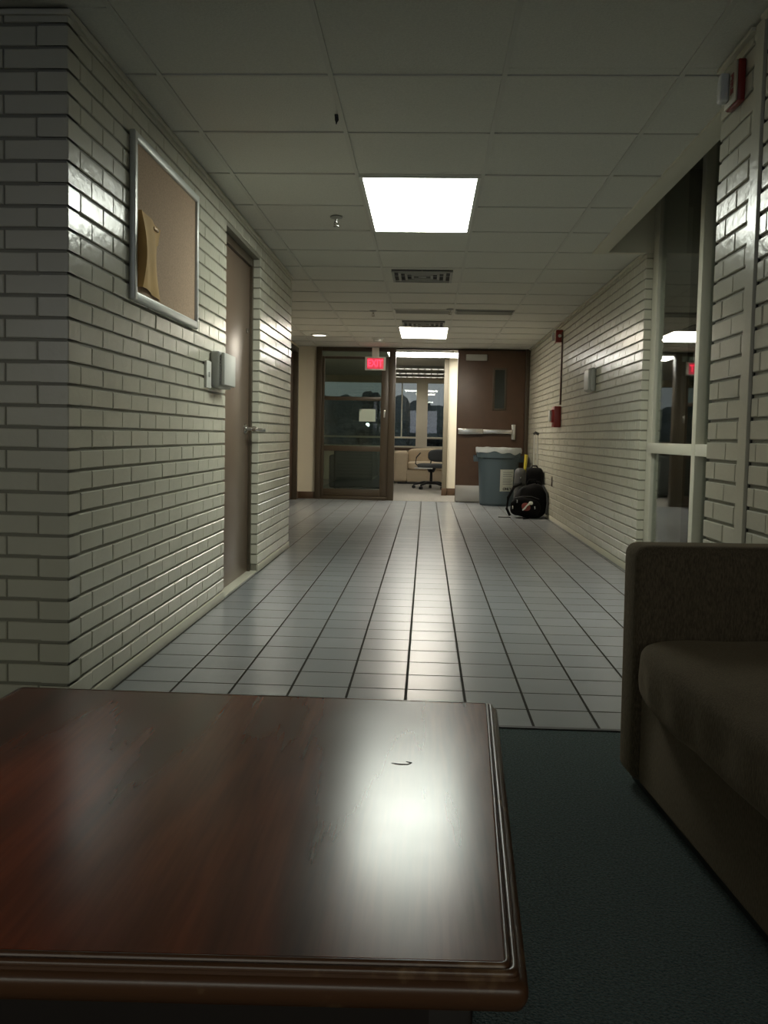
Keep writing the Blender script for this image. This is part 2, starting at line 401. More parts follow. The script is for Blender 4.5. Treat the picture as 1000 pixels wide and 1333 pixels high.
wp = wall_thing('wall_pier', [(PX+J, LX1, PY0+J, PY1-J, 0, 2.9)],
    [dict(p0=(PX, PY1), u=(0, -1, 0), n=(-1, 0, 0), length=PY1-2.90, first_even=HB, first_odd=BL, seed=6),
     dict(p0=(PX, 2.822), u=(0, -1, 0), n=(-1, 0, 0), length=2.822-PY0, first_even=BL*.8, first_odd=HB*.6, seed=8),
     dict(p0=(PX+.007, PY0), u=(1, 0, 0), n=(0, -1, 0), length=LX1-PX, first_even=BL, first_odd=HB, seed=9),
     dict(p0=(PX+.007, PY1), u=(1, 0, 0), n=(0, 1, 0), length=GX+.02-PX, first_even=BL, first_odd=HB, seed=10)],
    'cream painted brick pier beside the dark side glazing')
MB().box(PX-.007, PX+J, 2.832, 2.905, 0, H, r=.0015, seg=1).build('joint_strip', M['brick'], wp, smooth=0)
MB().box(PX+.004, PX+J, 2.820, 2.833, 0, H).build('joint_gap', M['ventdark'], wp)

# ------------------------------------------------------------------ floors
def plane(name, material, x0, x1, y0, y1, z0=-.05, z1=0, label=None):
    o = MB().box(x0, x1, y0, y1, z0, z1).build(name, material, smooth=0)
    return struct(o, label, 'floor')
plane('floor', M['tile'], -2.6, GX+.05, 2.893, 13.12, label='grey square tile corridor floor with dark grout')
plane('floor_lounge', M['carpet'], LX0, LX1, LY0, 2.887, label='dark teal grey lounge carpet')
plane('floor_lobby', M['carpet_far'], -4.2, 3.2, 13.125, 19.6, label='grey carpet of the room beyond the far doorway')
sbox('trim_1', M['black'], -2.6, GX+.05, 2.878, 2.898, -.01, .004)

# ------------------------------------------------------------------ ceiling
GX0, GY0, GXP, GYP = .245, 4.522, .6125, .6096
rects = [(LX0, LX1, LY0, PY0), (LX0, PX, PY0, YC), (XL, PX, YC, PY1), (XL, 1.095, PY1, 6.335), (XL, XR, 6.335, YE), (-1.86, XR, YE, YF-.01)]
light_cells = {(-1, 0), (-1, 1), (-1, 10), (-1, 11)}       # fixture cells (grid i, j)
vent_cells = {(-1, 4), (-1, 9)}
cb = MB(); gb = MB()
import itertools
for (x0, x1, y0, y1) in rects:
    i0 = math.floor((x0-GX0)/GXP); i1 = math.floor((x1-GX0)/GXP); j0 = math.floor((y0-GY0)/GYP); j1 = math.floor((y1-GY0)/GYP)
    for i, j in itertools.product(range(i0, i1+1), range(j0, j1+1)):
        if (i, j) in light_cells or (i, j) in vent_cells: continue
        a0 = max(x0, GX0+i*GXP); a1 = min(x1, GX0+(i+1)*GXP); b0 = max(y0, GY0+j*GYP); b1 = min(y1, GY0+(j+1)*GYP)
        if a1-a0 > .002 and b1-b0 > .002: cb.box(a0, a1, b0, b1, H+.008+random.uniform(-.001, .001), H+.04)
    for i in range(i0, i1+2):
        x = GX0+i*GXP
        if x0+.01 < x < x1-.01: gb.box(x-.009, x+.009, y0, y1, H+.002, H+.012)
    for j in range(j0, j1+2):
        y = GY0+j*GYP
        if not (y0+.01 < y < y1-.01): continue
        xs = [(x0, x1)]
        gb.box(x0, x1, y-.008, y+.008, H+.0025, H+.0115)
co = cb.build('ceiling', M['ceil'], smooth=0); struct(co, 'suspended ceiling of pale square panels over the corridor', 'ceiling')
gb.build('ceiling_grid', M['tbar'], co, smooth=0)
sbox('ceiling_deck', M['plaster'], LX0-.1, LX1+.1, LY0-.1, YF+.05, 2.92, 3.0)
# edge angle along the walls
e = MB()
e.box(XL, XL+.013, YC, YE, H-.016, H, r=.002).box(-2.6, XL+.013, YC-.013, YC, H-.016, H, r=.002)
e.box(XR-.022, XR, 6.335, YF-.06, H-.010, H, r=.002)
e.box(PX-.020, PX, 2.905, PY1, H-.012, H, r=.002).box(PX-.02, PX, PY0, 2.83, H-.012, H, r=.002)
struct(e.build('trim_2', M['beam']))
# bulkhead edge of the raised pocket beside the glazing
b = MB().box(1.095, 1.195, PY1, 6.335, H-.004, 2.92, r=.003).box(1.195, GX+.2, 6.277, 6.335, H-.004, 2.92, r=.002)
struct(b.build('trim_3', M['beam']), 'cream bulkhead band edging the raised ceiling pocket', 'trim')

# ------------------------------------------------------------------ left door
dr = struct(bpy.data.objects.new('door_1', None), 'tall taupe flush door set into the left brick wall', 'door'); COL.objects.link(dr); dr.location = (XL, (D0+D1)/2, 0)
O = (XL, (D0+D1)/2, 0)
fx0, fx1 = XL-.16, XL-.045
MB().box(fx0, fx1, D0, D0+.045, 0, DZ, r=.003).box(fx0, fx1, D1-.045, D1, 0, DZ, r=.003).box(fx0, fx1, D0+.045, D1-.045, DZ-.05, DZ, r=.003).build('door_frame', M['dark_bronze'], dr, O)
leaf = MB().box(XL-.108, XL-.062, D0+.048, D1-.048, .012, DZ-.053, r=.002).build('door_leaf', M['door_left'], dr, O)
ly, lz = 5.845, .955
hb = MB().lathe([(0, 0), (.034, 0), (.034, .008), (.028, .013), (.014, .016), (.013, .05), (.017, .055), (.017, .075), (0, .078)], (XL-.062, ly, lz), 24, 'x')
hb.tube([(XL+.004, ly, lz), (XL+.008, ly+.03, lz-.002), (XL+.016, ly+.075, lz-.004), (XL+.04, ly+.11, lz-.006), (XL+.055, ly+.112, lz-.006)], [.012, .012, .0115, .011, .010], 12)
hb.build('lever_handle', M['chrome'], leaf, O)
MB().lathe([(0, 0), (.016, 0), (.016, .006), (.009, .010), (0, .011)], (XL-.062, 5.88, 1.585), 20, 'x').build('door_viewer', M['chrome'], leaf, O)
MB().box(XL-.16, XL-.002, D0+.003, D1-.003, 0, .010, r=.002).build('threshold', M['cream_metal'], dr, O)

# ------------------------------------------------------------------ side glazing on the right
w1 = struct(bpy.data.objects.new('window_1', None), 'tall dark side glazing with cream bars between pier and brick wall', 'window'); COL.objects.link(w1); w1.location = (GX, 4.75, 0); O = (GX, 4.75, 0)
fr = MB()
fr.box(1.492, GX+.03, 6.13, 6.268, 0, 2.9, r=.003)
fr.box(1.465, GX+.02, 5.055, 5.125, 0, 2.9, r=.003)
fr.box(1.465, GX+.02, PY1+.02, 5.055, .85, .915, r=.003).box(1.465, GX+.02, 5.125, 6.13, .85, .915, r=.003)
fr.box(1.465, GX+.02, PY1+.02, 3.30, 0, 2.9, r=.003)
fr.box(1.465, GX+.02, 3.30, 5.055, 0, .07, r=.003).box(1.465, GX+.02, 5.125, 6.13, 0, .07, r=.003)
fr.build('window_frame', M['cream_metal'], w1, O)
for (a, bb, c, d) in ((3.3, 5.055, .07, .85), (3.3, 5.055, .915, 2.9), (5.125, 6.13, .07, .85), (5.125, 6.13, .915, 2.9)):
    MB().box(GX, GX+.006, a-.008, bb+.008, c-.008, d+.008).build('pane', M['glass'], w1, O, smooth=0)
# the unlit room behind it
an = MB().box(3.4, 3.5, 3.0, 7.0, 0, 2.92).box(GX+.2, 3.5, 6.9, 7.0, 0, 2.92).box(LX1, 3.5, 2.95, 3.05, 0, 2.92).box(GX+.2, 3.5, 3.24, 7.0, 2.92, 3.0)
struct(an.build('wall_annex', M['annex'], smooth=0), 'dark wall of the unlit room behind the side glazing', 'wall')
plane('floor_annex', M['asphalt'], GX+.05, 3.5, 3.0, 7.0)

# ------------------------------------------------------------------ lounge shell behind the camera
struct(MB().box(LX0-.1, LX0, LY0, YC+.1, 0, 2.92).box(LX0, -2.6, YC, YC+.1, 0, 2.92).build('wall_lounge_left', M['plaster'], smooth=0), 'cream lounge wall out past the left of the view', 'wall')
struct(MB().box(LX1, LX1+.1, LY0, PY1, 0, 2.92).build('wall_lounge_right', M['plaster'], smooth=0), 'cream lounge wall behind the dark sofa', 'wall')
bw = MB().box(LX0, LX1, LY0-.1, LY0, 0, 1.1).box(LX0, LX1, LY0-.1, LY0, 2.1, 2.92)  # open band is added: unseen openings that let fill light onto the foreground
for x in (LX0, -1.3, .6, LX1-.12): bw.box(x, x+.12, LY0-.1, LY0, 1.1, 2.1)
struct(bw.build('wall_back', M['plaster'], smooth=0), 'unseen lounge wall with window openings added for fill light', 'wall')

# ------------------------------------------------------------------ far end of the corridor
# left side passage wall with brown door frame
sw = MB().box(-2.0, -1.86, YE, 11.95, 0, H+.3).box(-2.0, -1.86, 12.98, YF+.1, 0, H+.3).box(-2.0, -1.86, 11.95, 12.98, 2.15, H+.3)
struct(sw.build('wall_passage', M['plaster'], smooth=0), 'cream wall at the far left end of the corridor', 'wall')
d2 = MB().box(-1.99, -1.835, 11.95, 12.02, 0, 2.15, r=.003).box(-1.99, -1.835, 12.90, 12.98, 0, 2.15, r=.003).box(-1.99, -1.835, 12.02, 12.90, 2.08, 2.15, r=.003)
d2o = d2.build('door_2', M['dark_bronze']); struct(d2o, 'brown framed door at the far left end of the corridor', 'door')
MB().box(-1.95, -1.90, 12.02, 12.90, .01, 2.08, r=.003).build('door_leaf', M['door_far'], d2o)
fwall = MB().box(-1.86, -1.605, YF, YF+.12, 0, H+.3)
fwall.box(.47, XR, YF+.005, YF+.12, 0, H+.3)
struct(fwall.build('wall_far', M['plaster'], smooth=0), 'cream wall pieces at the far end of the corridor', 'wall')
bb = MB().box(-1.86, -1.605, YF-.014, YF, 0, .10, r=.004).box(-1.86, -1.846, 12.985, YF-.01, 0, .10, r=.004)
struct(bb.build('baseboard_far', M['base_brown']))

# glazed screen: frame, transom, leaf stiles, rails, panes
sc_ = struct(bpy.data.objects.new('window_2', None), 'brown framed glazed screen with three panes at the corridor end', 'window'); COL.objects.link(sc_); O = (-1.03, YF, 0); sc_.location = O
f = MB()
f.box(-1.605, -1.525, YF-.05, YF+.07, 0, H, r=.004).box(-.555, -.462, YF-.05, YF+.07, 0, H, r=.004)
f.box(-1.525, -.555, YF-.05, YF+.07, 2.135, H, r=.004).box(-1.525, -.555, YF-.05, YF+.07, 0, .045, r=.004)
f.build('window_frame', M['dark_bronze'], sc_, O)
g = MB()
g.box(-1.525, -1.485, YF-.02, YF+.04, .045, 2.06, r=.003).box(-.665, -.555, YF-.02, YF+.04, .045, 2.06, r=.003)
g.box(-1.485, -.665, YF-.02, YF+.04, 2.025, 2.06, r=.003).box(-1.485, -.665, YF-.02, YF+.04, 1.43, 1.485, r=.003)
g.box(-1.485, -.665, YF-.02, YF+.04, .70, .775, r=.003).box(-1.485, -.665, YF-.02, YF+.04, .045, .15, r=.003)
g.build('sash', M['dark_bronze'], sc_, O)
for (c, d) in ((.15, .70), (.775, 1.43), (1.485, 2.025)):
    MB().box(-1.49, -.66, YF+.007, YF+.013, c-.005, d+.005).build('pane', M['glass_tint'], sc_, O, smooth=0)
MB().box(-1.52, -.56, YF+.007, YF+.013, 2.065, 2.135).build('pane', M['glass_tint'], sc_, O, smooth=0)
MB().box(-.625, -.600, YF-.05, YF-.02, 1.19, 1.30, r=.004).build('door_pull', M['chrome'], sc_, O)

# paper notice taped on the glass
p = MB().quadgrid(lambda u, v: Vector((-.118+.236*u, -.004*math.sin(u*PI)*(1-v)-.001, -.09+.18*v)), 6, 4)
bmesh.ops.solidify(p.bm, geom=p.bm.faces[:], thickness=.001)
place(tag(p.build('paper_notice', M['paper']), 'white paper notice taped to the middle glass pane', 'notice'), (-.86, YF+.003, 1.222))

# open door leaf folded back against the right part of the far wall
d3 = struct(bpy.data.objects.new('door_3', None), 'brown door with steel push bar standing open against far wall', 'door'); COL.objects.link(d3); O = (.44, 13.12, 0); d3.location = O
dy = 13.085
lf = MB().box(.425, 1.385, dy, dy+.045, .012, 2.165, r=.003)
lfo = lf.build('door_leaf', M['door_far'], d3, O)
v = MB().box(.925, .955, dy-.010, dy, 1.32, 1.925, r=.002).box(1.095, 1.125, dy-.010, dy, 1.32, 1.925, r=.002).box(.955, 1.095, dy-.010, dy, 1.32, 1.35, r=.002).box(.955, 1.095, dy-.010, dy, 1.895, 1.925, r=.002)
v.build('vision_frame', M['dark_bronze'], lfo, O)
MB().box(.955, 1.095, dy-.004, dy-.001, 1.35, 1.895).build('vision_pane', mat('dark_wired_glass', (.03, .035, .028), .12), lfo, O, smooth=0)
pb = MB().box(.445, .80, dy-.065, dy-.012, .975, 1.06, r=.01, seg=3).box(.80, 1.225, dy-.052, dy-.012, .985, 1.055, r=.012, seg=3).box(.455, .50, dy-.02, dy, .98, 1.05).box(1.20, 1.265, dy-.045, dy, .905, 1.13, r=.012, seg=3)
pb.build('push_bar', M['chrome'], lfo, O)
MB().box(.535, .835, dy-.055, dy, 2.02, 2.105, r=.006).build('door_closer', M['ventslat'], lfo, O)
MB().box(.430, 1.375, dy-.003, dy, .012, .245, r=.001).build('kick_plate', M['steelplate'], lfo, O)
fr = MB().box(1.388, XR-.004, 13.07, YF+.003, 0, H, r=.003).box(-.462, 1.388, YF-.04, YF+.07, 2.17, H, r=.003).box(.445, .47, YF-.02, YF+.07, 0, 2.17, r=.003)
fr.build('door_frame', M['dark_bronze'], d3, O)

# ------------------------------------------------------------------ room beyond
WY = 19.2
lob = MB().box(-4.2, 3.2, WY, WY+.15, 0, .70).box(-4.2, 3.2, WY, WY+.15, 2.07, H+.3)
for x0, x1 in ((-4.2, -3.2), (-.225, .012), (1.4, 1.65), (2.7, 3.2)): lob.box(x0, x1, WY, WY+.15, .70, 2.07)
lob.box(-4.3, -4.2, 13.3, WY, 0, H+.3).box(3.2, 3.3, 13.3, WY, 0, H+.3)
lob.box(XR, 3.2, 13.2, 13.3, 0, H+.3).box(-4.2, -1.605, 13.31, 13.4, 0, H+.3)
struct(lob.build('wall_lobby', M['plaster'], smooth=0), 'outer wall of the room beyond with wide dusk windows', 'wall')
pt = MB().box(.335, 2.0, 14.60, 14.72, 0, H+.1)
struct(pt.build('wall_partition', M['plaster'], smooth=0), 'cream partition seen just inside the far doorway', 'wall')
struct(MB().box(.262, .335, 14.56, 14.74, 0, H, r=.003).build('trim_4', mat('taupe_jamb', (.17, .145, .10), .5)), None)
struct(MB().box(.335, 2.0, 14.585, 14.60, 0, .115, r=.003).box(.255, .335, 14.545, 14.56, 0, .115, r=.003).build('baseboard_partition', M['base_brown']))
cl = MB().box(-4.2, 3.2, YF+.12, WY, H, H+.04)
struct(cl.build('ceiling_lobby', M['ceil'], smooth=0), 'ceiling of the room beyond the doorway', 'ceiling')
wn = 3
for x0, x1 in ((-3.2, -.225), (.012, 1.4), (1.65, 2.7)):
    w = struct(bpy.data.objects.new('window_%d' % wn, None), None); COL.objects.link(w); O = ((x0+x1)/2, WY+.05, .7); w.location = O; wn += 1
    fm = MB().box(x0, x1, WY-.02, WY+.08, .885, .925, r=.003).box(x0, x1, WY+.02, WY+.08, .70, .73, r=.003).box(x0, x1, WY+.02, WY+.08, 2.045, 2.07, r=.003)
    xm = -.53 if x0 < -3 else x0+.62*(x1-x0)
    fm.box(xm-.012, xm+.012, WY+.02, WY+.08, .925, 2.045)
    fm.build('window_frame', M['beam'], w, O)
    MB().box(x0, x1, WY+.05, WY+.056, .73, 2.045).build('pane', M['glass'], w, O, smooth=0)
struct(MB().box(-4.2, 3.2, WY-.10, WY, .64, .70, r=.004).build('trim_5', M['base_brown']))

# lobby sofa
sf = thing('sofa', 'tan upholstered sofa under the windows beyond the doorway', 'sofa', (.25, 18.2, 0))
O = (0, 0, 0)
MB().box(-.67, .67, -.38, .40, .04, .28, r=.02, seg=3).build('base', M['tanfab'], sf)
MB().soft(-.66, .66, -.42, .22, .27, .44, e=7).build('seat_cushion', M['tanfab'], sf)
MB().soft(-.67, .67, .14, .44, .27, .70, e=6).build('backrest', M['tanfab'], sf)
for x0, x1 in ((-.94, -.66), (.66, .94)):
    MB().box(x0, x1, -.44, .44, .04, .64, r=.06, seg=4).build('arm', M['tanfab'], sf)
MB().box(-.85, .85, -.36, .36, 0, .05).build('plinth', M['black'], sf)
sf.location = (.30, 18.25, 0)

# dark armchair behind the glazed screen
ac = thing('armchair', 'dark grey armchair standing behind the glazed screen', 'armchair', (-1.12, 15.6, 0))
MB().box(-.36, .36, -.34, .34, .05, .30, r=.02).build('base', M['darkfab'], ac)
MB().soft(-.33, .33, -.25, .36, .28, .44, e=7).build('seat_cushion', M['darkfab'], ac)
MB().box(-.42, .42, -.42, -.22, .05, .70, r=.04, seg=3).build('backrest', M['darkfab'], ac)
for x0, x1 in ((-.50, -.34), (.34, .50)): MB().box(x0, x1, -.40, .38, .05, .60, r=.04, seg=3).build('arm', M['darkfab'], ac)
for x in (-.4, .4):
    for y in (-.33, .3): MB().cyl((x, y, 0), (x, y, .06), .02, .025, 12).build('leg', M['black'], ac)

# office chair
oc = thing('office_chair', 'black swivel office chair in front of the tan sofa', 'office chair', (.10, 16.3, 0))
bs = MB()
for k in range(5):
    a = 2*PI*k/5+.35
    bs.tube([(0, 0, .11), (.14*math.cos(a), .14*math.sin(a), .115), (.32*math.cos(a), .32*math.sin(a), .075)], [.028, .024, .016], 8)
base = bs.build('star_base', M['black'], oc)
for k in range(5):
    a = 2*PI*k/5+.35; x, y = .32*math.cos(a), .32*math.sin(a)
    MB().cyl((x-.022*math.sin(a), y+.022*math.cos(a), .03), (x+.022*math.sin(a), y-.022*math.cos(a), .03), .03, n=14).cyl((x, y, .03), (x, y, .085), .009, n=8).build('caster', M['black'], base)
MB().cyl((0, 0, .10), (0, 0, .36), .028, .022).cyl((0, 0, .30), (0, 0, .38), .05, .09).build('gas_column', M['black'], oc)
MB().soft(-.25, .25, -.24, .24, .375, .455, e=5).build('seat', M['chairgrey'], oc)
mt = Matrix.Translation((.16, .18, .595)) @ Matrix.Rotation(.25, 4, 'Z')
MB().soft(-.23, .23, -.05, .05, -.115, .115, e=2.9, mtx=mt).build('backrest', M['chairgrey'], oc)
MB().tube([(.0, .15, .36), (-.02, .27, .40), (-.0, .25, .52), (.12, .24, .60)], .014, 8).build('back_support', M['black'], oc)
MB().tube([(-.23, 0, .40), (-.285, .0, .45), (-.27, .02, .56), (-.20, .07, .64)], .011, 8).build('armrest_loop', M['black'], oc)
MB().box(-.30, .02, -.28, -.20, .365, .385, r=.006).build('seat_pan', M['greybox'], oc)

# outside: lawn, trees, lamp post
plane('floor_outside', M['asphalt'], -30, 30, WY+.16, 60, -.6, -.5)
def tree(x, y, h, w, label, seed):
    t = thing('tree', label, 'tree', (x, y, -.5), group='dusk trees outside the windows')
    MB().tube([(0, 0, 0), (.05, 0, h*.3), (0, .05, h*.55)], [.16, .13, .07], 8).build('trunk', M['foliage'], t)
    c = MB(); rn = random.Random(seed)
    for k in range(9):
        a = rn.uniform(0, 2*PI); r = rn.uniform(0, w*.38); z = rn.uniform(h*.35, h*.82); s = rn.uniform(.32, .5)*w*.62
        c.soft(r*math.cos(a)-s, r*math.cos(a)+s, r*math.sin(a)-s, r*math.sin(a)+s, z-s*.7, z+s*.7, e=2, n=14, lump=s*.45, lscale=2.2/s*.8, seed=seed+k)
    c.build('crown', M['foliage'], t, smooth=0)
    return t
tl = [(-5.2, 30, 2.1, 2.2, 'dusky tree crown behind the left glass pane'), (-1.55, 25, 3.0, .9, 'tallest tree, seen through the upper left glass pane'),
      (-2.4, 30, 1.9, 2.0, 'low bushy tree beyond the window left of the tan sofa'), (.2, 30, 2.3, 1.7, 'rounded tree beyond the wide window post'),
      (2.6, 30, 2.35, 1.9, 'dark tree beyond the window above the office chair'), (5.2, 30, 2.7, 2.4, 'dark tree furthest right beyond the windows')]
for k, a in enumerate(tl): tree(*a[:4], a[4], 20+k)
hedge = MB()
for k in range(40):
    x = -14+k*.72; s = random.uniform(.55, .8)
    hedge.soft(x-s, x+s, 35-s, 35+s, -.55, 2.25+random.uniform(0, .4), e=2.2, n=12, lump=.2, lscale=1.6, seed=k)
tag(hedge.build('hedge', M['foliage'], smooth=0), 'long dark hedge outside the windows', 'hedge')
lp = thing('street_lamp', 'lit street lamp outside behind the middle glass pane', 'street lamp', (-1.75, 27, -.5))
MB().cyl((0, 0, 0), (0, 0, 1.72), .035, .025, 10).build('pole', M['ventslat'], lp)
MB().soft(-.055, .055, -.05, .05, 1.70, 1.80, e=2.5, n=12).build('lamp_head', M['lamp_glow'], lp)

# ------------------------------------------------------------------ ceiling fixtures
def troffer(x0, x1, y0, y1, label, em, cat='ceiling light', group=None):
    t = thing('ceiling_light', label, cat, ((x0+x1)/2, (y0+y1)/2, H)); O = tuple(t.location)
    w = .018
    MB().box(x0, x1, y0, y0+w, H-.004, H+.05).box(x0, x1, y1-w, y1, H-.004, H+.05).box(x0, x0+w, y0+w, y1-w, H-.004, H+.05).box(x1-w, x1, y0+w, y1-w, H-.004, H+.05).build('frame', M['whitebox'], t, O, smooth=0)
    MB().box(x0+w, x1-w, y0+w, y1-w, H-.001, H+.006).build('diffuser', em, t, O, smooth=0)
    MB().box(x0+.03, x1-.03, y0+.03, y1-.03, H+.04, H+.10).build('housing', M['alum'], t, O, smooth=0)
    return t
cx0 = GX0-GXP+.008; cx1 = GX0-.008
troffer(cx0, cx1, GY0+.008, GY0+2*GYP-.008, 'large bright ceiling light panel nearest the camera', M['troffer'])
troffer(cx0, cx1, GY0+10*GYP+.008, GY0+12*GYP-.008, 'bright ceiling light panel nearest the far doorway', M['troffer_far'])
# lobby light just inside the doorway (its own housing under the lobby ceiling)
t = thing('ceiling_light', 'long bright lamp across the top of the far doorway', 'ceiling light', (0, 13.85, H)); O = tuple(t.location)
MB().box(-.62, .60, 13.45, 14.22, H-.03, H, r=.004).build('housing', M['whitebox'], t, O)
MB().box(-.60, .58, 13.47, 14.20, H-.036, H-.030, r=.002).build('diffuser', M['tube_light'], t, O)
for k, (y, lab) in enumerate(((16.5, 'faint louvred ceiling light nearest the doorway in the room beyond'), (17.7, 'middle louvred ceiling light in the room beyond the doorway'), (18.75, 'louvred ceiling light nearest the dusk windows'))):
    t = thing('louvred_light', lab, 'ceiling light', (-.05, y, H), group=None); O = tuple(t.location)
    MB().box(-.66, .56, y-.15, y+.15, H-.012, H).build('lamp_tray', M['louvre_light'], t, O, smooth=0)
    lv = MB().box(-.67, -.66, y-.16, y+.16, H-.05, H).box(.56, .57, y-.16, y+.16, H-.05, H).box(-.66, .56, y-.16, y-.15, H-.05, H).box(-.66, .56, y+.15, y+.16, H-.05, H)
    for i in range(9): lv.box(-.66+.122*(i+.9), -.645+.122*(i+.9), y-.15, y+.15, H-.05, H-.012)
    for i in range(6): lv.box(-.66, .56, y-.125+.05*i-.002, y-.125+.05*i+.002, H-.05, H-.012)
    lv.build('louvre', M['ventslat'], t, O, smooth=0)
# round downlight
t = thing('downlight', 'small round recessed downlight above the far left corner', 'downlight', (-1.385, 11.62, H)); O = tuple(t.location)
MB().lathe([(.085, .010), (.115, .008), (.115, -.004), (.088, -.008), (.085, .010)], O, 28).build('trim_ring', M['whitebox'], t, O)
MB().lathe([(0, -.004), (.086, -.004), (.086, .006), (0, .006)], O, 28).build('lamp', M['can_light'], t, O)

# square vents
def vent(j, label):
    x0, x1, y0, y1 = cx0, cx1, GY0+j*GYP+.008, GY0+(j+1)*GYP-.008
    t = thing('ceiling_vent', label, 'vent', ((x0+x1)/2, (y0+y1)/2, H)); O = tuple(t.location)
    MB().box(x0, x1, y0, y1, H+.004, H+.03).build('panel', M['ceil'], t, O, smooth=0)
    xc, yc = (x0+x1)/2, (y0+y1)/2
    MB().box(xc-.235, xc+.235, yc-.235, yc+.235, H+.0005, H+.004).build('throat', M['ventdark'], t, O, smooth=0)
    sl = MB()
    for k, r in enumerate((.235, .185, .135, .085)):
        z0 = H-.016+k*.001; w = .020
        sl.box(xc-r, xc+r, yc-r, yc-r+w, z0, z0+.010).box(xc-r, xc+r, yc+r-w, yc+r, z0, z0+.010).box(xc-r, xc-r+w, yc-r+w, yc+r-w, z0, z0+.010).box(xc+r-w, xc+r, yc-r+w, yc+r-w, z0, z0+.010)
    sl.box(xc-.03, xc+.03, yc-.03, yc+.03, H-.013, H-.003).box(xc-.225, xc+.225, yc-.004, yc+.004, H-.008, H+.001).box(xc-.004, xc+.004, yc-.225, yc+.225, H-.008, H+.001)
    sl.build('slats', M['ventslat'], t, O, smooth=0)
    return t
vent(4, 'square slatted ceiling vent between the two light panels')
vent(9, 'square slatted vent just in front of the far ceiling light')
# linear slot vent
t = thing('slot_vent', 'long dark slot vent in the ceiling right of centre', 'vent', (.553, 9.33, H)); O = tuple(t.location)
MB().box(.262, .848, 9.19, 9.46, H-.004, H+.008).build('frame', M['ventslat'], t, O, smooth=0)
MB().box(.278, .832, 9.21, 9.44, H-.006, H-.004).build('throat', M['ventdark'], t, O, smooth=0)
sl = MB()
for k in range(5): sl.box(.278, .832, 9.225+k*.045, 9.235+k*.045, H-.012, H-.006)
sl.build('slats', M['tbar'], t, O, smooth=0)
# pale return grille left of it
t = thing('return_grille', 'pale flat grille in the ceiling between the two vents', 'vent', (-.06, 9.33, H)); O = tuple(t.location)
MB().box(-.355, .225, 9.20, 9.46, H-.003, H+.008).build('frame', M['tbar'], t, O, smooth=0)
sl = MB()
for k in range(9): sl.box(-.34, .21, 9.22+k*.026, 9.232+k*.026, H-.007, H-.003)
sl.build('slats', M['ventslat'], t, O, smooth=0)
# sprinkler heads
sp = thing('sprinkler', 'pendent sprinkler head left of the nearest light panel', 'sprinkler', (-.553, 5.376, H))
MB().lathe([(0, .004), (.036, .004), (.036, -.003), (.012, -.010), (0, -.011)], n=24).build('escutcheon', M['ventslat'], sp)
MB().cyl((0, 0, -.008), (0, 0, -.03), .009, .008, 12).tube([(.008, 0, -.024), (.013, 0, -.036), (.004, 0, -.048)], .0025, 6).tube([(-.008, 0, -.024), (-.013, 0, -.036), (-.004, 0, -.048)], .0025, 6).build('frame_arms', M['chrome'], sp)
MB().cyl((0, 0, -.048), (0, 0, -.051), .017, .017, 16).build('deflector', M['chrome'], sp)
dup(sp, (-.569, 9.34, H), 'small sprinkler head left of the pale ceiling grille')
dup(sp, (.205, 9.14, H), 'bright small sprinkler head beside the dark slot vent')
dup(sp, (.36, 13.36, H), 'dark sprinkler head against the doorway lamp')
# smoke detector
t = thing('smoke_detector', 'round smoke detector on the ceiling left of the far light', 'smoke detector', (-.66, 11.9, H))
MB().lathe([(0, .003), (.075, .003), (.075, -.012), (.07, -.016), (0, -.016)], n=28).build('base', M['whitebox'], t)
MB().lathe([(.055, -.015), (.055, -.035), (.045, -.045), (0, -.05)], n=28).build('sensor_head', M['lightbox'], t)
# little dark clip on the grid
t = MB().box(-.007, .007, -.010, .010, -.006, .002, r=.002).tube([(0, 0, -.004), (.001, .004, -.018), (0, -.002, -.034)], [.007, .008, .003], 8)
place(tag(t.build('ceiling_clip', M['black']), 'tiny black clip hanging from the ceiling grid', 'clip'), (-.385, 3.685, H))

# ------------------------------------------------------------------ things on the left wall
t = thing('bulletin_board', 'tan cork board in an aluminium frame on left wall', 'bulletin board', (XL, 3.835, 1.41)); O = tuple(t.location)
y0, y1, z0, z1 = 3.362, 4.310, 1.412, 2.030
MB().box(XL+.001, XL+.012, y0+.02, y1-.02, z0+.02, z1-.02).build('cork_panel', M['cork'], t, O, smooth=0)
w = .034
MB().box(XL+.001, XL+.024, y0, y0+w, z0, z1, r=.006, seg=3).box(XL+.001, XL+.024, y1-w, y1, z0, z1, r=.006, seg=3).box(XL+.001, XL+.024, y0+w-.006, y1-w+.006, z0, z0+w, r=.006, seg=3).box(XL+.001, XL+.024, y0+w-.006, y1-w+.006, z1-w, z1, r=.006, seg=3).build('frame', M['alum'], t, O)
# manila envelope, bulging off the board
def env(u, v):
    # v: height, u: along the wall away from the camera
    z = 1.468+.285*v-.012*u*v+.012*(1-v)*(u > .5)*(-1)*u
    yy = 3.425+.285*u-.03*u*math.sin(PI*v)
    bulge = (.016+.020*math.sin(PI*min(1, v*.92+.06)))*max(0, 1-u)
    x = XL+.014+bulge*(1 if u > .02 else 1)+.004*math.sin(9*u+4*v)
    yy -= .012*math.sin(PI*v)*(1-u)
    return Vector((x, yy, z))
en = MB().quadgrid(env, 24, 20)
en.quadgrid(lambda u, v: Vector((XL+.0135+(env(0, v).x-XL-.0135)*u, 3.425*(1-u)+env(0, v).y*u, env(0, v).z)), 6, 20)
bmesh.ops.remove_doubles(en.bm, verts=en.bm.verts[:], dist=.0006)
bmesh.ops.solidify(en.bm, geom=en.bm.faces[:], thickness=.0012)
eo = tag(en.build('envelope', M['manila'], off=(XL, 3.5, 1.46), smooth=60), 'bulging manila envelope pinned to the cork board', 'envelope'); eo.location = (XL, 3.5, 1.46)
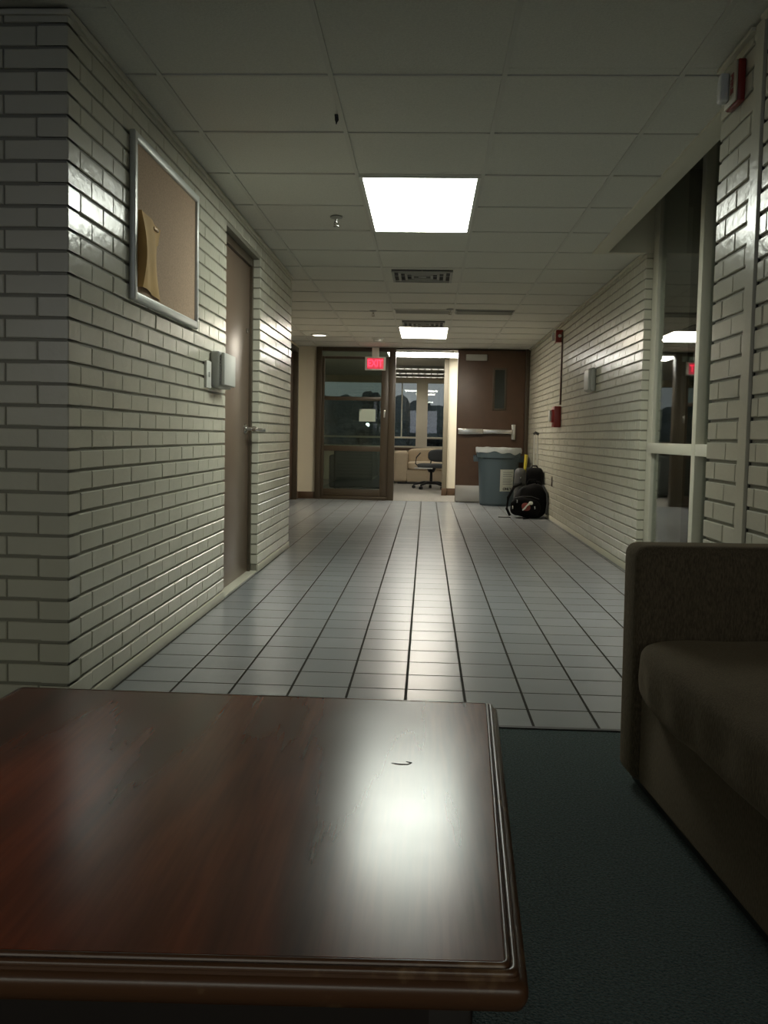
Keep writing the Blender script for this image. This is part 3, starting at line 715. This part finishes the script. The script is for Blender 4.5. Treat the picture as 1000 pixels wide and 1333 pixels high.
MB().box(XL+.020, XL+.030, 3.585, 3.645, 1.715, 1.728, r=.003).build('clasp', mat('brass_clasp', (.20, .12, .04), .4, metal=.6), eo, off=(XL, 3.5, 1.46)).hide_render = False

# grey wall box beside the door
def wall_box(sign, loc, label, wid=.29):
    t = thing('wall_box', label, 'wall box', loc)
    MB().box(0 if sign > 0 else -.052, .052 if sign > 0 else 0, -wid/2, wid/2, 0, .185, r=.014, seg=4).build('housing', M['greybox'], t)
    a, b = (.056, .074) if sign > 0 else (-.074, -.056)
    MB().box(a, b, -wid/2+.012, wid/2-.01, .012, .178, r=.006, seg=3).build('cover', M['lightbox'], t)
    rb = MB()
    a, b = (.050, .058) if sign > 0 else (-.058, -.050)
    for k in range(9): rb.box(a, b, -wid/2+.006, -wid/2+.016, .022+k*.0165, .030+k*.0165)
    rb.box(a, b, -wid/2+.02, wid/2-.02, .02, .165)
    rb.build('seam_ribs', M['ventslat'], t, smooth=0)
    return t
wall_box(1, (XL+.001, 4.775, 1.158), 'grey plastic wall box beside the taupe left door')
t2 = thing('wall_box', 'rounded grey box mounted on the right brick wall', 'wall box', (XR-.001, 8.07, 1.345))
MB().box(-.05, 0, -.13, .13, 0, .205, r=.022, seg=4).build('housing', M['greybox'], t2)
MB().box(-.066, -.048, -.11, .11, .012, .193, r=.008, seg=3).build('cover', M['lightbox'], t2)
t = MB().box(0, .013, -.05, .05, 0, .135, r=.003)
place(tag(t.build('switch_plate', M['whitebox']), 'small white plate on brick left of grey wall box', 'switch plate'), (XL+.001, 4.565, 1.150))
sc = MB()
sc.box(.012, .018, -.012, .012, .055, .08, r=.002).build('toggle', M['lightbox'], bpy.data.objects['switch_plate'])

# ------------------------------------------------------------------ things on the right wall
def fire_alarm(loc, label, dep):
    t = thing('fire_alarm', label, 'fire alarm', loc)      # wall at x=0, faces -x, near side y=0
    MB().box(-dep, 0, 0, .115, 0, .13, r=.004).build('back_box', M['red'], t)
    pl = MB().box(-dep-.006, -dep, .002, .113, .002, .128, r=.002).build('face_plate', M['plate_cream'], t)
    # lettering reads down the plate
    mtx = Matrix.Translation((-dep-.0065, .040, .064)) @ Matrix(((0, 0, -1, 0), (0, -1, 0, 0), (-1, 0, 0, 0), (0, 0, 0, 1))) 
    text_mesh('lettering', 'FIRE', .036, M['red'], pl, mtx, bold=.0012)
    MB().box(-dep-.034, -dep-.005, .066, .106, .02, .11, r=.007, seg=3).build('strobe_lens', M['frosted'], t)
    return t
fire_alarm((PX-.001, 2.995, 2.005), 'dim red fire alarm strobe high on the near brick pier', .024)
fa = fire_alarm((XR-.001, 9.98, 1.975), 'red fire alarm strobe near the ceiling of right wall', .075)
MB().lathe([(0, 0), (.018, 0), (.018, .004), (0, .005)], (-.035, -.001, .066), 16, '-y').build('test_button', M['whitebox'], fa)
t = MB().tube([(0, 0, 0), (0, 0, .78)], .009, 8)
cd = place(tag(t.build('conduit', mat('dark_conduit', (.10, .05, .035), .5)), 'thin dark conduit from the pull station to the ceiling', 'conduit'), (XR-.010, 9.96, 1.30))
MB().tube([(-.0, 0, .3), (-.003, 0, .3)], .014, 8).build('clip', M['ventslat'], cd)
ps = thing('pull_station', 'red fire alarm pull station on the right brick wall', 'pull station', (XR-.001, 9.95, 1.06))
MB().box(-.07, 0, 0, .20, 0, .225, r=.006).build('housing', M['red'], ps)
MB().box(-.095, -.068, .03, .17, .05, .19, r=.006).build('front_cover', mat('bright_red_cover', (.36, .035, .028), .3), ps)
MB().box(-.115, -.093, .055, .145, .055, .18, r=.006).build('pull_handle', M['whitebox'], ps)
ou = MB().box(-.006, 0, -.036, .036, 0, .115, r=.002)
oo = place(tag(ou.build('outlet', mat('brown_outlet', (.10, .08, .06), .5)), 'dark wall outlet low on the brick beside the bags', 'outlet'), (XR-.001, 10.48, .39))
for z in (.015, .068): MB().box(-.008, -.005, -.016, .016, z, z+.03, r=.001).build('socket', M['black'], oo)

# ------------------------------------------------------------------ exit sign
t = thing('exit_sign', 'lit red EXIT sign mounted on the glazed screen', 'exit sign', (-.752, 13.10, 1.862))
MB().box(-.148, .148, -.028, .032, 0, .188, r=.005).build('housing', M['whitebox'], t)
MB().box(-.118, .118, -.033, -.027, .018, .172, r=.002).build('face', M['exit_face'], t)
mtx = Matrix.Translation((0, -.034, .094)) @ Matrix.Rotation(PI/2, 4, 'X')
x = text_mesh('lettering', 'EXIT', .135, M['exit_red'], t, mtx, bold=.004)
xs = [v.co.x for v in x.data.vertices]; k = .215/(max(xs)-min(xs)); mx_ = (max(xs)+min(xs))/2
for v in x.data.vertices: v.co.x = (v.co.x-mx_)*k
MB().box(-.05, .05, -.02, .02, .186, .33-.002, r=.003).build('canopy', M['whitebox'], t)

# ------------------------------------------------------------------ trash can and liner
BX, BY = 1.005, 12.72
t = thing('trash_can', 'large slate blue trash can beside the open brown door', 'trash can', (BX, BY, 0))
MB().lathe([(0, .0), (.235, 0), (.245, .012), (.262, .30), (.280, .60), (.283, .655), (.305, .66), (.306, .76), (.300, .79), (.288, .79), (.275, .60), (.25, .03), (0, .03)], n=48).build('body', M['bin'], t)
for s in (-1, 1):
    h = MB().box(.29, .345, -.055, .055, .66, .69, r=.008).box(.325, .345, -.055, .055, .60, .69, r=.008).box(.27, .335, -.055, -.035, .60, .685, r=.006).box(.27, .335, .035, .055, .60, .685, r=.006)
    if s < 0: h.bm.transform(Matrix.Rotation(PI, 4, 'Z'))
    h.build('handle', M['bin'], t)
# label wrapped on the body, turned towards the camera's right
lb = MB()
def lab(u, v):
    a = math.radians(-88+44*u); z = .205+.30*v; r = .262+.018*(z-.30)/.30+.002
    return Vector((r*math.cos(a), r*math.sin(a), z))
lb.quadgrid(lab, 10, 6); bmesh.ops.solidify(lb.bm, geom=lb.bm.faces[:], thickness=-.0012)
lo = lb.build('label', M['paper'], t)
ink = MB()
def inkq(u0, u1, v0, v1):
    ink.quadgrid(lambda u, v: (lambda p: Vector((p.x*1.010, p.y*1.010, p.z)))(lab(u0+(u1-u0)*u, v0+(v1-v0)*v)), 6, 1)
for k, v in enumerate((.86, .77, .68, .55, .47, .40, .32)):
    inkq(.18, .9 if k % 2 == 0 else .8, v, v+.025)
ink.build('label_lines', M['greyink'], lo)
# bold line at the foot of the label
a = math.radians(-66); r = .2615+.002
ux = Vector((-math.sin(a), math.cos(a), 0)); nn = Vector((math.cos(a), math.sin(a), 0))
mtx = Matrix(((ux.x, 0, nn.x, nn.x*r*1.006), (ux.y, 0, nn.y, nn.y*r*1.006), (0, 1, 0, .238), (0, 0, 0, 1)))
text_mesh('bold_lettering', 'ONLY', .048, M['whitetext'], lo, mtx, bold=.0018)
ln = MB(); n = 72; rings = []
rn = random.Random(3)
for k, (r, z) in enumerate(((.262, .62), (.278, .79), (.296, .801), (.312, .797), (.317, .765), (.314, .725))):
    ring = []
    for i in range(n):
        a = 2*PI*i/n
        w = noise.noise(Vector((math.cos(a)*3.2, math.sin(a)*3.2, k*.35)))
        rr = r+(.010*w if k >= 2 else 0)+(.004*math.sin(a*17) if k >= 3 else 0)
        zz = z+(.055*noise.noise(Vector((math.cos(a)*2+9, math.sin(a)*2, 2))) if k == 5 else 0)+(.008*w if k in (2, 3) else 0)
        ring.append(ln.bm.verts.new((rr*math.cos(a), rr*math.sin(a), zz)))
    rings.append(ring)
for A, B in zip(rings, rings[1:]):
    for i in range(n): ln.bm.faces.new((A[i], A[(i+1) % n], B[(i+1) % n], B[i]))
place(tag(ln.build('bin_liner', M['liner'], smooth=60), 'clear plastic liner folded over the trash can rim', 'bin liner'), (BX, BY, 0))

# ------------------------------------------------------------------ bags by the right wall
sc_loc = (1.322, 11.28, 0)
t = thing('suitcase', 'black rolling suitcase with raised handle against right wall', 'suitcase', sc_loc)
MB().soft(-.095, .11, -.16, .16, .045, .575, e=6, lump=.008, lscale=9).build('body', M['softblack'], t)
MB().soft(-.075, .09, -.20, -.14, .08, .42, e=5, lump=.006).build('front_pocket', M['softblack'], t)
tp = MB()
for x in (-.012, .030): tp.tube([(x+.02, .05, .55), (x+.018, .05, .985)], .0065, 8)
tp.build('handle_pole', M['alum'], t)
MB().tube([(-.005, .05, .985), (.02, .05, 1.005), (.06, .05, .985)], [.016, .018, .016], 10).build('handle_grip', M['black'], t)
MB().tube([(-.04, -.06, .565), (-.02, -.06, .60), (.03, -.06, .60), (.05, -.06, .565)], .011, 8).build('carry_loop', M['black'], t)
for x in (-.07, .085):
    MB().cyl((x-.012, .10, .035), (x+.012, .10, .035), .035, n=18).build('wheel', M['black'], t)
    MB().box(x-.015, x+.015, -.14, -.11, 0, .06, r=.004).build('foot', M['black'], t)
# grey rolled bag and the yellow handle sticking out of it
t = thing('rolled_bag', 'grey rolled bag standing left of the black suitcase', 'bag', (1.145, 11.10, 0))
MB().lathe([(0, 0), (.062, 0), (.070, .015), (.072, .30), (.070, .50), (.060, .545), (.038, .568), (0, .575)], n=28).build('sleeve', M['greynylon'], t)
MB().lathe([(.0735, .36), (.0755, .365), (.0755, .385), (.0735, .39)], n=28).build('band', M['black'], t)
MB().box(-.008, .008, -.080, -.072, .445, .47, r=.003).build('buckle', M['chrome'], t)
t = thing('umbrella', 'yellow umbrella handle sticking up behind the grey bag', 'umbrella', (1.175, 11.195, 0), 0)
MB().tube([(0, 0, 0), (.003, 0, .04), (.033, 0, .55)], [.006, .016, .020], 10).build('furled_canopy', mat('dull_yellow_cloth', (.30, .26, .04), .7), t)
MB().tube([(.033, 0, .55), (.042, 0, .64), (.048, 0, .735)], [.017, .018, .021], 12).build('grip', M['yellow'], t)
# backpack in front
t = thing('backpack', 'black backpack lying slumped on floor before the suitcase', 'backpack', (1.205, 10.80, 0))
bp = MB().soft(-.235, .225, -.13, .13, .0, .40, e=3.0, n=34, lump=.035, lscale=5, seed=4)
for v in bp.bm.verts:
    k = max(0, min(1, v.co.z/.40)); v.co.x = v.co.x*(1-.34*k**1.6)+.085*k; v.co.y += .05*k
bp.build('body', M['softblack'], t)
pk = MB().soft(-.20, .15, -.170, -.06, .02, .24, e=2.4, n=24, lump=.035, lscale=7, seed=9)
pko = pk.build('front_pocket', M['softblack'], t)
def ribbon(mb, pts, w, th=.004):
    mb.tube(pts, [w]*len(pts), 6)
mb = MB(); ribbon(mb, [(-.17, -.17, .24), (-.08, -.195, .262), (.03, -.19, .262), (.12, -.15, .23)], .004); mb.build('zip', M['greynylon'], pko)
sh = MB(); ribbon(sh, [(-.08, -.02, .405), (-.17, -.09, .36), (-.235, -.12, .24), (-.25, -.13, .11), (-.21, -.12, .03)], .016); sh.build('shoulder_strap', M['softblack'], t)
sh = MB(); ribbon(sh, [(.17, -.06, .39), (.215, -.11, .30), (.222, -.13, .17), (.21, -.12, .05)], .013); sh.build('shoulder_strap', M['greynylon'], t)
gl = MB().tube([(.0, .03, .40), (.02, .02, .445), (.09, .02, .445), (.11, .03, .40)], .011, 8); gl.build('grab_loop', M['softblack'], t)
rd = MB().soft(-.085, .015, -.208, -.175, .095, .185, e=2.6, n=12, lump=.01, lscale=14)
rd.build('red_cloth', M['pinkred'], t)
wt = MB().soft(-.005, .045, -.215, -.185, .165, .205, e=2.6, n=10); wt.tube([(.0, -.205, .175), (-.03, -.212, .150), (-.05, -.212, .12), (-.075, -.208, .10)], [.012, .008, .010, .006], 8)
wt.build('white_tag', M['paper'], t)
for (x, z) in ((-.185, .13), (-.135, .20), (.07, .13)): MB().box(x-.006, x+.006, -.182, -.165, z-.018, z+.018, r=.003).build('buckle', M['chrome'], t)
fl = MB().tube([(-.20, -.11, .008), (-.27, -.10, .006), (-.34, -.08, .005)], .005, 6); fl.build('loose_strap', M['softblack'], t)
fl = MB().tube([(.02, -.13, .008), (-.02, -.22, .006), (-.07, -.27, .005)], .005, 6); fl.build('loose_strap', M['softblack'], t)

# ------------------------------------------------------------------ coffee table
BLc, BRc, FRc, FLc = Vector((-.752, 1.642)), Vector((.140, 1.637)), Vector((.103, .785)), Vector((-.79, .752))
ctr = (BLc+BRc+FRc+FLc)/4
t = thing('coffee_table', 'low mahogany coffee table with worn moulded edge', 'coffee table', (ctr.x, ctr.y, 0))
TZ = .45
def tp_(u, v, ins=0.0):
    """u 0..1 left-right, v 0..1 front-back; ins = inset in metres"""
    w, d = .89, .86
    u = ins/w+(1-2*ins/w)*u; v = ins/d+(1-2*ins/d)*v
    p = FLc*(1-u)*(1-v)+FRc*u*(1-v)+BRc*u*v+BLc*(1-u)*v
    return p-ctr
def loft(mb, prof, cap_top=True, cap_bot=True, rnd=.012, nseg=4):
    rings = []
    for ins, z in prof:
        r = max(.001, rnd-ins*.25); pts = []
        cs = [(0, 0), (1, 0), (1, 1), (0, 1)]
        for ci, (cu, cv) in enumerate(cs):
            c = tp_(cu, cv, ins)
            pn = (tp_(*cs[(ci+1) % 4], ins)-c).normalized(); pp = (tp_(*cs[ci-1], ins)-c).normalized()
            for k in range(nseg+1):
                f = k/nseg; q = c+pp*r*(1-f)**2+pn*r*f**2
                pts.append(mb.bm.verts.new((q.x, q.y, z)))
        rings.append(pts)
    n = len(rings[0])
    for A, B in zip(rings, rings[1:]):
        for i in range(n): mb.bm.faces.new((A[i], A[(i+1) % n], B[(i+1) % n], B[i]))
    if cap_top: mb.bm.faces.new(rings[-1])
    if cap_bot: mb.bm.faces.new(rings[0][::-1])
    return mb
loft(MB(), [(.03, TZ-.02), (.0215, TZ-.02), (.0215, TZ-.0006), (.0225, TZ)], rnd=.006).build('tabletop', M['wood'], t, smooth=0)
prof = [(.03, TZ-.040), (.012, TZ-.040), (.004, TZ-.036), (.0005, TZ-.028), (.0, TZ-.022), (.001, TZ-.016), (.004, TZ-.0115), (.0075, TZ-.0105), (.0082, TZ-.0075), (.0088, TZ-.0075), (.0092, TZ-.0045), (.0105, TZ-.0028), (.013, TZ-.0022), (.0155, TZ-.0030), (.0163, TZ-.0045), (.0170, TZ-.0015), (.0185, TZ+.0004), (.0205, TZ+.0004), (.0222, TZ-.0014), (.03, TZ-.0016)]
loft(MB(), prof, cap_top=False, cap_bot=True).build('edge_moulding', M['edge'], t, smooth=50)
loft(MB(), [(.055, .31), (.050, .315), (.050, .405), (.045, .41)], rnd=.01).build('apron', M['tablebase'], t)
for u, v in ((0, 0), (1, 0), (1, 1), (0, 1)):
    c = tp_(u, v, .085)
    MB().box(c.x-.035, c.x+.035, c.y-.035, c.y+.035, 0, .40, r=.006).build('leg', M['tablebase'], t)
loft(MB(), [(.06, .085), (.056, .09), (.056, .108), (.06, .112)], rnd=.01).build('lower_shelf', M['tablebase'], t)
# little scratch on the lacquer
scr = MB().tube([(-.02, 0, 0), (-.008, -.004, 0), (.004, -.003, 0), (.009, .004, 0), (.001, .008, 0)], [.0004, .0009, .0007, .0009, .0004], 5)
c = Vector((-.02, 1.30))-ctr
so = scr.build('scratch', mat('scratch_dark', (.05, .03, .02), .6), t); so.location = (c.x, c.y, TZ+.0003)

# ------------------------------------------------------------------ near sofa on the right (local: x to its back, y along it towards the corridor)
t = thing('sofa', 'dark brown tweed sofa in the right foreground', 'sofa', (.545, 2.50, 0), math.radians(4.7))
AL = 1.80
def arm(y0, y1):
    b = MB().box(0, .86, y0, y1, .03, .655, r=.030, seg=5)
    for v in b.bm.verts: v.co.x += .004*math.sin(v.co.z*9)
    return b
arm(-.135, 0).build('arm', M['sofa'], t, smooth=60)
arm(-AL, -AL+.135).build('arm', M['sofa'], t, smooth=60)
MB().box(.018, .84, -AL+.13, -.13, .03, .275, r=.015, seg=3).build('base', M['sofa'], t)
cu = MB().soft(-.040, .64, -AL+.137, -.132, .268, .432, e=7, n=60, lump=.007, lscale=7, seed=2)
for v in cu.bm.verts:
    if v.co.x < .05 and v.co.z < .40: v.co.x += .006*math.sin(v.co.y*38+3*noise.noise(v.co*5))*max(0, 1-abs(v.co.z-.34)/.07)
co_ = cu.build('seat_cushion', M['sofa'], t, smooth=60)
MB().soft(.58, .84, -AL+.137, -.132, .28, .74, e=6, n=40, lump=.01, lscale=5).build('backrest', M['sofa'], t, smooth=60)
MB().box(.04, .80, -AL+.02, -.02, 0, .034).build('plinth', M['black'], t, smooth=0)

# ------------------------------------------------------------------ sky
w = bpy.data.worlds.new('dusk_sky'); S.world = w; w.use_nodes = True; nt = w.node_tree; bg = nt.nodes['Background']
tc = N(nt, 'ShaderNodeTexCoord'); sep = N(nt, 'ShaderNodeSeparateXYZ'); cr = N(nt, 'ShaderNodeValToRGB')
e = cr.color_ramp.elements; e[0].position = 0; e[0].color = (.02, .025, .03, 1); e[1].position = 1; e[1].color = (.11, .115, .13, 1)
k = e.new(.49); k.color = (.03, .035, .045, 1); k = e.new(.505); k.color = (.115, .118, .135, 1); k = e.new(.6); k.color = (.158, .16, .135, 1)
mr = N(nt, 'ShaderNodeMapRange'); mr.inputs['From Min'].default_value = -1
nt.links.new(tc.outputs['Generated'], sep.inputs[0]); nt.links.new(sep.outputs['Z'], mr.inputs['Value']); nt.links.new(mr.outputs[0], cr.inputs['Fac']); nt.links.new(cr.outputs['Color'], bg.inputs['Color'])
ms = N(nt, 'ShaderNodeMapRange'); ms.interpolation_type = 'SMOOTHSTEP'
ms.inputs['From Min'].default_value = .15; ms.inputs['From Max'].default_value = -.75; ms.inputs['To Min'].default_value = 1.9; ms.inputs['To Max'].default_value = 10.0  # sky made much stronger behind the camera, added fill for the foreground brick
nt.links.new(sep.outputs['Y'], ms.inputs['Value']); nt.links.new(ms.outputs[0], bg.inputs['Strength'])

# ------------------------------------------------------------------ camera
f, pit, yaw, roll, hc, cyp = 1186.6122, .0635, -.0452, .0199, .925, 643.3009
fw = Vector((math.sin(yaw)*math.cos(pit), math.cos(yaw)*math.cos(pit), -math.sin(pit)))
rt = Vector((math.cos(yaw), -math.sin(yaw), 0)); up = rt.cross(fw)
r2 = rt*math.cos(roll)+up*math.sin(roll); u2 = up*math.cos(roll)-rt*math.sin(roll)
cam = bpy.data.cameras.new('camera'); co = bpy.data.objects.new('camera', cam); COL.objects.link(co)
co.matrix_world = Matrix(((r2.x, u2.x, -fw.x, 0), (r2.y, u2.y, -fw.y, 0), (r2.z, u2.z, -fw.z, hc), (0, 0, 0, 1)))
cam.sensor_fit = 'VERTICAL'; cam.sensor_height = 24; cam.sensor_width = 18; cam.lens = f/1333*24
cam.shift_y = -(666.5-cyp)/1333; cam.clip_start = .02; cam.clip_end = 200
S.camera = co
vs = S.view_settings; S.display_settings.display_device = 'sRGB'
vs.view_transform = 'Standard'; vs.look = 'None'; vs.gamma = 1; vs.use_curve_mapping = False; vs.exposure = 0.3
S.cycles.max_bounces = 10; S.cycles.diffuse_bounces = 6; S.cycles.transparent_max_bounces = 16
S.cycles.sample_clamp_indirect = 6
S.cycles.use_denoising = True
